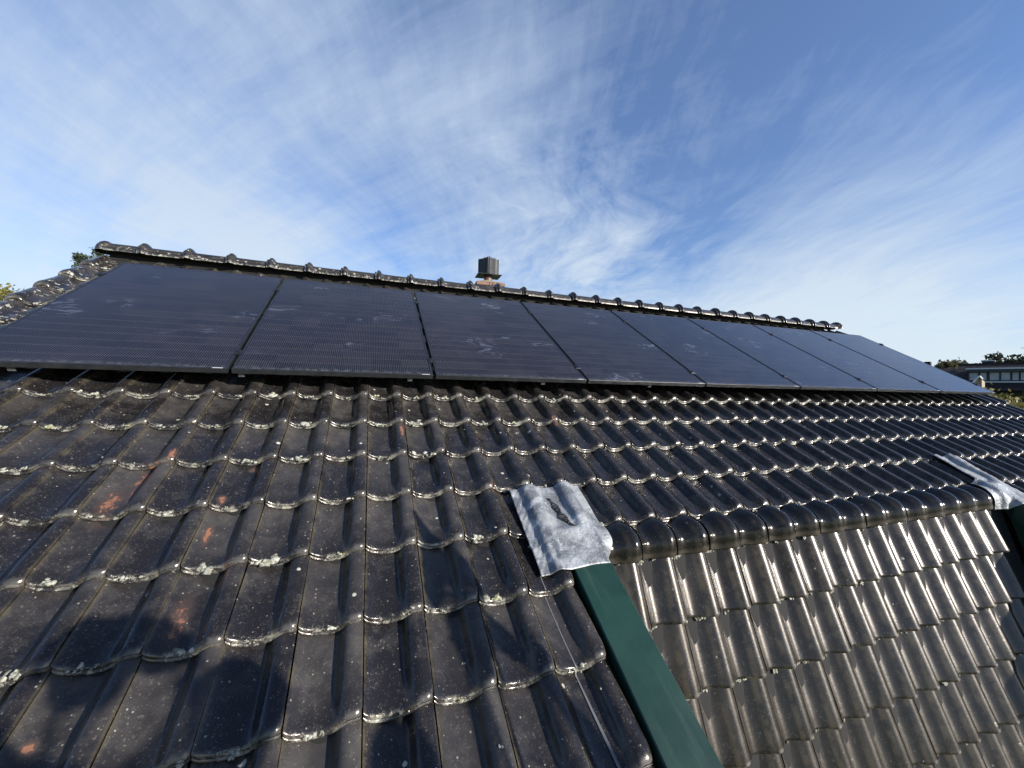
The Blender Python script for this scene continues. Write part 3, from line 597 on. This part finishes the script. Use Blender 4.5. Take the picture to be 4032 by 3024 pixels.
# ------------------------------------------------------------ chimney behind the ridge
def chimney():
    c = at(1922, 1110, 6.9); cx, cy = c[0], c[1]
    zt = at(1922, 1110, 6.9)[2]-.055; a = .215
    th = math.radians(-4)
    def rotv(V):
        V = np.asarray(V, float); x = V[:,0]; y = V[:,1]
        return np.stack([cx+x*math.cos(th)-y*math.sin(th), cy+x*math.sin(th)+y*math.cos(th), V[:,2]], 1)
    zr = zt-1.9
    b = MB(); b.box((-a,-a,zr), (a,a,zt-.012), .004); ch = b.xf(rotv).build('chimney', M['brick'], house, off=BASE)
    # projecting top course with separate bricks
    b = MB(); e = .022; s = [(-a-e, -.055), (-.045, .0), (.01, a+e)]
    for y0, y1 in ((-a-e, -a+.09), (a-.09, a+e)):
        for x0, x1 in ((-a-e, -.035), (-.025, .022), (.032, a+e)): b.box((x0, y0, zt-.062), (x1, y1, zt), .004)
    for x0, x1 in ((-a-e, -a+.09), (a-.09, a+e)):
        for y0, y1 in ((-a+.10, -.01), (.0, a-.10)): b.box((x0, y0, zt-.062), (x1, y1, zt), .004)
    b.xf(rotv).build('top_course', M['brick'], ch, off=BASE)
    b = MB(); n = 9; Vv = []
    for j, (hh, f) in enumerate(((0, 1.0), (.02, .82), (.045, .60), (.062, .42), (.066, .3))):
        for k in range(16):
            t = 2*math.pi*k/16; q = f*(a+.01)/max(abs(math.cos(t)), abs(math.sin(t)), .0001)**(1 if j < 2 else .5); q = min(q, f*(a+.01)*1.4)
            Vv.append((q*math.cos(t), q*math.sin(t), zt-.004+hh+rng.normal()*.003))
    Fc = [(j*16+k, j*16+(k+1)%16, (j+1)*16+(k+1)%16, (j+1)*16+k) for j in range(4) for k in range(16)]+[tuple(range(64, 80))]
    b.add(Vv, Fc); b.xf(rotv).build('mortar_cap', M['mortar'], ch, smooth=True, off=BASE)
    b = MB(); b.tube((0,0,zt+.03), (0,0,zt+.160), .075, .070, 20); b.xf(rotv).build('clay_pipe', M['clay'], ch, smooth=False, off=BASE)
    # wind cowl: plate, four corner baffles of folded sheet, dark slots, lid
    zc = zt+.148; hh = .29
    b = MB(); pl = .205; b.box((-pl, -.16, zc), (pl, .16, zc+.006)); cw = b.xf(rotv).build('cowl', M['cowldark'], ch, off=BASE)
    b = MB(); b.box((-.10,-.10,zc+.006), (.10,.10,zc+hh)); b.xf(rotv).build('cowl_core', M['cowldark'], cw, off=BASE)
    ph = math.radians(34)
    for q in range(4):
        an = ph+q*math.pi/2; b = MB()
        # folded blade: outline in plan, swept upward
        pts = [(.126,-.108),(.121,-.052),(.112,.0),(.121,.052),(.126,.108)]; rr = math.radians(0)
        pl2 = [(r_*math.cos(an)-t_*math.sin(an), r_*math.sin(an)+t_*math.cos(an)) for r_, t_ in pts]
        inn = [(x*.965, y*.965) for x, y in pl2]; m_ = len(pl2)
        V = [(x, y, zc+.012) for x, y in pl2]+[(x, y, zc+.012) for x, y in inn]+[(x, y, zc+hh-.004) for x, y in pl2]+[(x, y, zc+hh-.004) for x, y in inn]
        Fc = []
        for k in range(m_-1): Fc += [(k, k+1, 2*m_+k+1, 2*m_+k), (m_+k+1, m_+k, 3*m_+k, 3*m_+k+1), (2*m_+k, 2*m_+k+1, 3*m_+k+1, 3*m_+k), (k+1, k, m_+k, m_+k+1)]
        Fc += [(0, 2*m_, 3*m_, m_), (m_-1, 2*m_-1, 4*m_-1, 3*m_-1)]
        b.add(V, Fc); b.xf(rotv).build('baffle', M['cowl'], cw, off=BASE)
        for sd in (-1, 1):
            b = MB(); x, y = pts[0] if sd < 0 else pts[-1]
            X_, Y_ = x*math.cos(an)-y*math.sin(an), x*math.sin(an)+y*math.cos(an); b.tube((X_, Y_, zc+.006), (X_, Y_, zc+hh), .0105, .0105, 6)
            b.xf(rotv).build('baffle_edge', M['cowldark'], cw, off=BASE)
chimney()
# ------------------------------------------------------------ solar panels
MR = Matrix([[1,0,0,0],[0,CP,-SP,0],[0,SP,CP,Z0],[0,0,0,1]])
PW, PH, TH = 1.134, 1.722, .030
def make_panel():
    root = empty('solar_panel'); f = MB(); l = .0115
    f.box((0,0,-TH), (PW,l,0), .0008); f.box((0,PH-l,-TH), (PW,PH,0), .0008); f.box((0,l+.0002,-TH+.0003), (l,PH-l-.0002,-.0003), .0008); f.box((PW-l,l+.0002,-TH+.0003), (PW,PH-l-.0002,-.0003), .0008)
    f.build('frame', M['frame'], root)
    g_ = MB(); g_.box((l-.001,l-.001,-.0065), (PW-l+.001,PH-l+.001,-.0018)); g_.build('glass', M['cell'], root)
    s_ = MB(); s_.box((PW-.072,.0030,.0002), (PW-.022,.0090,.0008)); s_.build('serial_sticker', M['sticker'], root)
    return root
PLAB = ['leftmost solar panel, its lower corner cut by the picture edge',
 'second solar panel from the left end, wide and smeared with faint bluish wipe marks',
 'third solar panel from the left end, below the chimney cowl',
 'fourth solar panel from the left end, the one just right of the chimney',
 'fifth of the eight solar panels counted from the left',
 'sixth of the eight solar panels counted from the left',
 'seventh solar panel, the last but one at the right of the row',
 'pale blue solar panel at the right end of the row, nearest the distant house']
proto = make_panel()
for i in range(8):
    if i == 0: o = proto
    else:
        o = proto.copy(); COL.objects.link(o)
        for ch in proto.children:
            c = ch.copy(); COL.objects.link(c); c.parent = o
    o.matrix_world = MR@Matrix.Translation((1.154*i, rng.normal()*.0012, rng.normal()*.0006))
    tag(o, PLAB[i], 'solar panel', 'black solar panels in one row on the roof')
# mounting rails with their clamps and roof hooks
def make_rail(yr, lab):
    root = tag(empty('mounting_rail', mw=MR@Matrix.Translation((0, yr, 0))), lab, 'mounting rail', 'rails that carry the solar panels')
    b = MB(); b.box((-.02,-.02,-.072), (9.27,.02,-TH-.001), .002); b.build('rail', M['hook'], root)
    for k in range(9):
        x = -.012 if k == 0 else (9.224 if k == 8 else 1.154*k-.010)
        c = MB(); c.box((x-.020,-.030,.0012), (x+.020,.030,.0055), .0015); c.box((x-.0065,-.025,-.03), (x+.0065,.025,.0015)); c.tube((x,0,.0055), (x,0,.0125), .0075, .0065, 10); c.tube((x,0,.0125), (x,0,.0130), .0035, .0035, 6)
        c.build('clamp', M['clamp'], root)
    return root
make_rail(.205, 'lower mounting rail, its small black clamps in the gaps near the panels\' bottom edge')
make_rail(1.39, 'upper mounting rail, its small black clamps in the gaps near the panels\' top edge')
HL = ['far left under the first solar panel', 'under the gap between first and second solar panels', 'under the right half of the second solar panel', 'under the third solar panel', 'under the fourth solar panel', 'under the fifth solar panel', 'under the sixth solar panel', 'under the seventh solar panel']
for k, xh in enumerate([.215, 1.194, 2.144, 3.10, 4.052]):
    h_ = MB(); h_.box((xh-.015, .018, -.062), (xh+.015, .022, -TH-.002), .0015); h_.box((xh-.017, .020, -.045), (xh+.017, .24, -.040), .0012); h_.tube((xh,.0175,-.047), (xh,.0145,-.047), .004, .004, 8)
    o = h_.build('roof_hook', M['hook']); o.matrix_world = MR
    tag(o, 'grey steel roof hook '+HL[k]+', below its frame', 'roof hook', 'steel hooks under the panels')
# ------------------------------------------------------------ trees
def crown(name, centre, rad, n_cl, per, leaf, mat, parent, shape='round', seed=0, flat_=1.0):
    r = np.random.default_rng(seed); c = []
    while len(c) < n_cl:
        v = r.normal(size=3); v /= np.linalg.norm(v); q = v*r.random()**.38
        if shape == 'cone':
            zz = r.random()**1.25; an = r.random()*6.28; tier = (1-zz)*(.62+.38*abs(math.sin(zz*24))); q = np.array([math.cos(an)*tier*(.35+.65*r.random()), math.sin(an)*tier*(.35+.65*r.random()), zz*2-1])
        else:
            k = .78+.35*math.sin(v[0]*3.1+seed)*math.sin(v[1]*4.3+1)*math.cos(v[2]*3.7+seed); q = q*k
            if q[2] < -.8: continue
        c.append(q)
    c = np.array(c)*np.array(rad); csz = np.mean(rad)*(.055 if shape == 'cone' else .13)
    base = np.repeat(c, per, 0); pos = base+r.normal(size=base.shape)*csz*np.array([1,1,.6*flat_])
    N = len(pos); a = r.normal(size=(N,3)); a /= np.linalg.norm(a, axis=1)[:,None]; b = np.cross(a, r.normal(size=(N,3))); b /= np.linalg.norm(b, axis=1)[:,None]
    s = leaf*(.6+.8*r.random((N,1))); V = np.stack([pos-a*s, pos-b*s*.55, pos+a*s, pos+b*s*.55], 1).reshape(-1,3)
    cl = np.repeat(r.random(n_cl), per); lv = np.clip(.5*cl+.5*r.random(N), 0, 1)
    o = mesh(name, V+np.array(centre), np.arange(4*N).reshape(-1,4), mat, parent, False, {'lv': np.repeat(lv, 4)})
    return o, c
def tree(px, py_top, dist, rad, mat, label, cat='tree', n_cl=90, per=60, leaf=.09, shape='round', seed=1, group=None, name='tree', trunk=.16):
    topP = at(px, py_top, dist); cz = topP[2]-rad[2]*.98
    root = tag(empty(name, (topP[0], topP[1], 0)), label, cat, group)
    _, c = crown('crown', (0,0,cz), rad, n_cl, per, leaf, mat, root, shape, seed)
    t = MB(); zc = cz+rad[2]*.3; segs = 5; r = np.random.default_rng(seed); p = np.array([0,0,-.1]); k0 = trunk
    for s in range(segs):
        q = np.array([r.normal()*.05, r.normal()*.05, zc*(s+1)/segs]); t.tube(p, q, k0*(1-.14*s), k0*(1-.14*(s+1)), 9, cap=False); p = q
    for j in range(0, len(c), max(1, len(c)//22)):
        e = c[j]+np.array([0,0,cz]); h0 = max(.3*cz, e[2]-np.hypot(e[0], e[1])*.9-.2); s0 = np.array([0,0,min(h0, zc)]); md = (s0+e)/2+np.array([0,0,.1*rad[2]])
        t.tube(s0, md, trunk*.42, trunk*.25, 6, cap=False); t.tube(md, e, trunk*.25, trunk*.06, 6, cap=False)
    t.build('trunk', M['bark'], root, smooth=True)
    return root
tree(10, 1100, 24, (1.85,1.85,2.1), M['leaf_yellow'], 'yellow-green tree top beyond the lower left verge', seed=3, n_cl=150, per=90, leaf=.07)
tree(318, 1010, 17, (.55,.55,2.6), M['leaf_conifer'], 'small dark conifer tip just left of the ridge end, the lower of two', shape='cone', seed=5, n_cl=260, per=70, leaf=.035, group='conifers behind the ridge end', name='conifer')
tree(392, 984, 17.6, (.55,.55,2.8), M['leaf_conifer'], 'dark conifer tip half hidden behind the rounded end of the ridge', shape='cone', seed=6, n_cl=260, per=70, leaf=.035, group='conifers behind the ridge end', name='conifer')
tree(3945, 1397, 46, (1.8,1.8,2.5), M['leaf_dark'], 'dark spreading tree behind the distant dark roof', seed=8, n_cl=110, per=90, leaf=.16)
tree(4050, 1338, 40, (1.9,1.9,3.9), M['leaf_dark'], 'taller dark tree cut by the right picture edge, behind the distant roof', seed=11, n_cl=110, per=90, leaf=.13)
tree(3715, 1430, 70, (3.6,3.6,3.0), M['leaf_far'], 'low pale yellow tree mass on the horizon left of the distant roof', seed=12, n_cl=110, per=90, leaf=.26)
tree(3765, 1417, 66, (2.4,2.4,3.2), M['leaf_far'], 'rounded ochre tree top just left of the distant roof ridge', seed=15, n_cl=110, per=90, leaf=.22)
tree(3815, 1420, 74, (2.6,2.6,3.2), M['leaf_far'], 'thin bare-looking tree top above the left end of the distant ridge', seed=17, n_cl=26, per=40, leaf=.16)
tree(3905, 1500, 14.5, (.95,.95,1.5), M['leaf_yellow'], 'tall yellow-green shrub just beyond the right end of the panels', 'shrub', seed=21, n_cl=150, per=110, leaf=.05, name='shrub', group='yellow-green shrubs beyond the roof edge', trunk=.06)
tree(3985, 1512, 13.4, (.95,.95,1.5), M['leaf_yellow'], 'yellow-green shrub in front of the dark lower wall of the distant house', 'shrub', seed=22, n_cl=150, per=110, leaf=.05, name='shrub', group='yellow-green shrubs beyond the roof edge', trunk=.06)
tree(4060, 1530, 12.6, (.9,.9,1.5), M['leaf_yellow'], 'yellow-green shrub at the right picture edge, lowest of three', 'shrub', seed=23, n_cl=150, per=110, leaf=.05, name='shrub', group='yellow-green shrubs beyond the roof edge', trunk=.06)
# unseen tree added right of the photographer, leaves arranged to shape the tile shadows
def shade_tree():
    root_r = np.array([3.6, -6.6, 0]); base = RW(root_r[None])[0]
    root = tag(empty('added_shade_tree', (base[0], base[1], 0)), 'unseen leafy tree added to cast soft shade on the near tiles', 'tree')
    sr = np.array([.609, -.476, .634]); r = np.random.default_rng(31); pts = []; groups = []
    def poly_fill(poly, t, n):
        poly = np.array(poly); lo = poly.min(0); hi = poly.max(0); out = 0; g0 = len(pts)
        while out < n:
            q = lo+(hi-lo)*r.random(2); ins = False; j = len(poly)-1
            for i in range(len(poly)):
                if (poly[i,1] > q[1]) != (poly[j,1] > q[1]) and q[0] < (poly[j,0]-poly[i,0])*(q[1]-poly[i,1])/(poly[j,1]-poly[i,1])+poly[i,0]: ins = not ins
                j = i
            if ins: pts.append(np.array([q[0], q[1], -.13])+sr*(t+r.normal()*.10)); out += 1
        groups.append((g0, len(pts)))
    poly_fill([(2.105,-1.02),(2.14,-1.08),(2.25,-1.27),(2.33,-1.45),(2.29,-1.48),(2.225,-1.33),(2.20,-1.45),(2.16,-1.50),(2.12,-1.42),(2.15,-1.25)], 2.1, 3600)
    poly_fill([(2.25,-1.45),(2.33,-1.52),(2.41,-1.62),(2.47,-1.72),(2.42,-1.73),(2.36,-1.66),(2.30,-1.62),(2.27,-1.74),(2.23,-1.62)], 2.1, 2800)
    poly_fill([(2.44,-1.72),(2.51,-1.80),(2.60,-1.95),(2.66,-2.12),(2.56,-2.10),(2.49,-1.92)], 2.1, 2000)
    poly_fill([(1.03,-1.42),(1.10,-1.36),(1.22,-1.37),(1.33,-1.40),(1.42,-1.48),(1.44,-1.55),(1.36,-1.56),(1.28,-1.53),(1.25,-1.60),(1.16,-1.62),(1.10,-1.52),(1.04,-1.50)], 2.8, 3000)
    poly_fill([(1.42,-1.60),(1.52,-1.55),(1.62,-1.58),(1.68,-1.66),(1.66,-1.78),(1.60,-1.92),(1.42,-1.92),(1.38,-1.80),(1.24,-1.74),(1.12,-1.70),(1.05,-1.62),(1.0,-1.7),(1.0,-1.95),(1.42,-1.95),(1.46,-1.72)], 2.8, 5200)
    poly_fill([(1.95,-1.86),(2.02,-1.80),(2.08,-1.90),(2.06,-2.05),(1.96,-2.05)], 2.7, 1100)
    pos = RW(np.array(pts)); N = len(pos); a = r.normal(size=(N,3)); a /= np.linalg.norm(a, axis=1)[:,None]; b = np.cross(a, r.normal(size=(N,3))); b /= np.linalg.norm(b, axis=1)[:,None]
    s = .017*(.7+.6*r.random((N,1))); off = np.array([base[0], base[1], 0])
    V = np.stack([pos-a*s, pos-b*s*.6, pos+a*s, pos+b*s*.6], 1).reshape(-1,3)
    mesh('crown', V, np.arange(4*N).reshape(-1,4), M['leaf_dark'], root, False, {'lv': np.repeat(r.random(N), 4)}, off=off)
    t = MB(); fork = RW(np.array([[3.6,-6.6,1.0]]))[0]-off
    t.tube((0,0,-.1), fork*np.array([.6,.6,.6]), .12, .09, 9, cap=False); t.tube(fork*np.array([.6,.6,.6]), fork, .09, .06, 9, cap=False)
    for g0, g1 in groups:
        ctr = pos[g0:g1].mean(0); low = pos[g0:g1]; e = low[np.argmin(low[:,1])]-off; t.tube(fork, e, .022, .008, 6, cap=False)
        for j in range(g0, g1, 220): t.tube(e, pos[j]-off, .006, .002, 5, cap=False)
    t.build('trunk', M['bark'], root, smooth=True)
shade_tree()
# ------------------------------------------------------------ distant house
def far_roof_mat():
    m, t, b = material('far_tiles', .9, spec=.15); tc = t.n.new('ShaderNodeTexCoord'); P = tc.outputs['Object']; x, y, z = t.sep(P)
    fr = t.m('FRACT', t.m('MULTIPLY', z, 5.2)); fx = t.m('FRACT', t.m('MULTIPLY', x, 4.2)); n = t.noise(P, 6, 4)
    c = t.mix(t.mr(fr, .0, .22), (.085,.074,.065), (.03,.025,.024)); c = t.mix(t.mr(fx, .12, .0, 0, .5), c, (.02,.018,.018)); c = t.mix(t.mr(n, .4, .7, 0, .5), c, (.075,.062,.055))
    t.l.new(c, b.inputs['Base Color']); t.l.new(t.bump(t.m('ADD', fr, fx), .5, .03), b.inputs['Normal']); return m
M['rooffar'] = far_roof_mat()
M['fascia'] = material('dark_green_fascia', .5, (.012,.028,.026))[0]
M['white'] = material('pale_trim', .5, (.5,.51,.51))[0]
M['winglass'] = varied('curtained_window', (.28,.31,.31), (.38,.40,.40), 3, .25)
M['wframe'] = material('window_frame', .5, (.015,.022,.035))[0]
M['darkwall'] = varied('slate_cladding', (.024,.023,.026), (.036,.035,.038), 4, .9, spec=.15)
def far_house():
    D0 = 34.0; a0 = ray(3960, 1500); azv = math.atan2(a0[0], a0[1]); fw = np.array([math.sin(azv), math.cos(azv), 0]); rt = np.array([math.cos(azv), -math.sin(azv), 0])
    O = np.array([CAMW[0], CAMW[1], 0])+fw*D0
    def uz(px, py, d=0.0):
        dd = ray(px, py); t = (D0+d)/(dd@fw); P = CAMW+dd*t; return float((P-O)@rt), float(P[2])
    th = azv; root = tag(empty('distant_house', mw=Matrix([[rt[0],fw[0],0,O[0]],[rt[1],fw[1],0,O[1]],[0,0,1,0],[0,0,0,1]])), 'distant house with dark tiled roof and a long dormer of pale windows', 'house')
    uL, zr = uz(3775, 1437, 3.0); uR = uz(4032, 1437, 0)[0]+9
    uB, ze = uz(3735, 1535, -1.5)
    # roof: near slope with a sloping left edge, far slope
    b = MB(); b.add([(uL,3.0,zr),(uR,3.0,zr),(uR,-1.5,ze),(uB,-1.5,ze),(uL,7.5,ze),(uR,7.5,ze)], [(0,3,2,1),(0,1,5,4),(0,4,3)]); b.build('roof', M['rooffar'], root)
    b = MB(); b.box((uL-.05,2.9,zr-.02),(uR,3.1,zr+.07)); b.build('ridge', M['rooffar'], root)
    b = MB(); b.box((uB+.5,-1.0,0),(uR-.3,7.2,ze+.25)); b.build('wall', M['darkwall'], root)
    # dormer
    d0, z1 = uz(3803, 1452, -.6); _, zf = uz(3830, 1466, -.6); _, zw0 = uz(3830, 1499, -.5); _, zw1 = uz(3830, 1466, -.5)
    b = MB(); b.box((d0,-.75,z1-.05),(uR-.4,2.4,z1+.02)); b.build('roof_edge', M['white'], root)
    b = MB(); b.box((d0+.05,-.70,zf),(uR-.45,2.4,z1-.052)); b.build('fascia', M['fascia'], root)
    b = MB(); b.box((d0+.35,-.42,zw0-1.2),(uR-.6,2.4,zf-.002)); b.build('dormer_wall', M['wframe'], root)
    b = MB(); b.box((d0+.30,-.50,zw0-.10),(uR-.6,-.36,zw0-.03)); b.build('sill', M['white'], root)
    for pa, pb in ((3817,3854),(3857,3884),(3897,3936),(3940,3980),(3984,4013),(4018,4050),(4054,4085)):
        ua = uz(pa, 1480, -.5)[0]; ub_ = uz(pb, 1480, -.5)[0]
        f = MB(); t_ = .05; f.box((ua-t_,-.50,zw0-.02),(ub_+t_,-.425,zw0+.03)); f.box((ua-t_,-.50,zw1-.03),(ub_+t_,-.425,zw1+.0)); f.box((ua-t_,-.50,zw0+.03),(ua,-.425,zw1-.03)); f.box((ub_,-.50,zw0+.03),(ub_+t_,-.425,zw1-.03))
        fo_ = f.build('window', M['wframe'], root); g_ = MB(); g_.box((ua,-.47,zw0+.03),(ub_,-.44,zw1-.03)); g_.build('pane', M['winglass'], fo_)
    c0, cz1 = uz(3868, 1420, 3.6); c1, cz0 = uz(3914, 1440, 3.6)
    b = MB(); b.box((c0,3.3,cz0-.5),(c1,4.5,cz1-.06)); ch = b.build('chimney', M['darkwall'], root); b = MB(); b.box((c0-.05,3.25,cz1-.06),(c1+.05,4.55,cz1)); b.build('chimney_cap', M['white'], ch)
    # lower neighbouring house with a small pointed gable
    r2 = tag(empty('annex', root.matrix_world.translation), 'small pitched-roof annex with pale gable edge in front of the distant house', 'annex'); r2.matrix_world = root.matrix_world.copy()
    g0, gz = uz(3857, 1481, -9); gl, gz0 = uz(3835, 1506, -9); gr, gz1 = uz(3868, 1520, -9)
    b = MB(); w_ = (gr-g0)
    L_, zb_ = uz(3700, 1520, -9); _, zrr = uz(3800, 1482, -7)
    b.add([(g0,-9,gz),(g0-w_*1.2,-9,gz-w_*1.25*1.3),(g0+w_,-9,gz-w_*1.6),(g0,-5,gz),(g0-w_*1.2,-5,gz-w_*1.25*1.3),(g0+w_,-5,gz-w_*1.6)], [(0,3,4,1),(0,2,5,3)]); b.build('roof', M['rooffar'], r2)
    b = MB(); b.add([(g0-.12,-8.98,gz-.35),(g0-.12,-8.98,0),(g0+w_*.8,-8.98,0),(g0+w_*.8,-8.98,gz-w_*1.55),(g0,-8.98,gz-.12)], [(0,1,2,3,4)]); b.box((g0-.12,-8.9,0),(g0+w_*.78,-5.1,gz-w_*1.6)); b.build('wall', M['mortar'], r2)
    b = MB()
    for (xa_, za_), (xb_, zb2) in (((g0, gz), (g0+w_, gz-w_*1.6)), ((g0, gz), (g0-.18, gz-.27))): b.tube((xa_,-9.02,za_), (xb_,-9.02,zb2), .035, .035, 4)
    b.build('gable_edge', M['white'], r2)
    # low roof further left, reaching behind the panels
    r3 = tag(empty('low_house', root.matrix_world.translation), 'low dark tiled roof between the panel edge and the distant house', 'house'); r3.matrix_world = root.matrix_world.copy()
    la, lz = uz(3655, 1452, 6); lb, _ = uz(3790, 1452, 6); _, lz2 = uz(3700, 1530, 2)
    b = MB(); b.add([(la,6,lz),(lb,6,lz),(lb,1.5,lz2),(la-1,1.5,lz2),(lb,10,lz2),(la-1,10,lz2)], [(0,3,2,1),(0,1,4,5)]); b.build('roof', M['rooffar'], r3)
    b = MB(); b.box((la,2,0),(lb,9.5,lz2+.1)); b.build('wall', M['darkwall'], r3)
    k0, kz1 = uz(3645, 1427, 7); k1, kz0 = uz(3668, 1440, 7)
    b = MB(); b.box((k0,6.2,lz-1),(k1,7.0,kz1)); b.build('chimney', M['darkwall'], r3)
far_house()
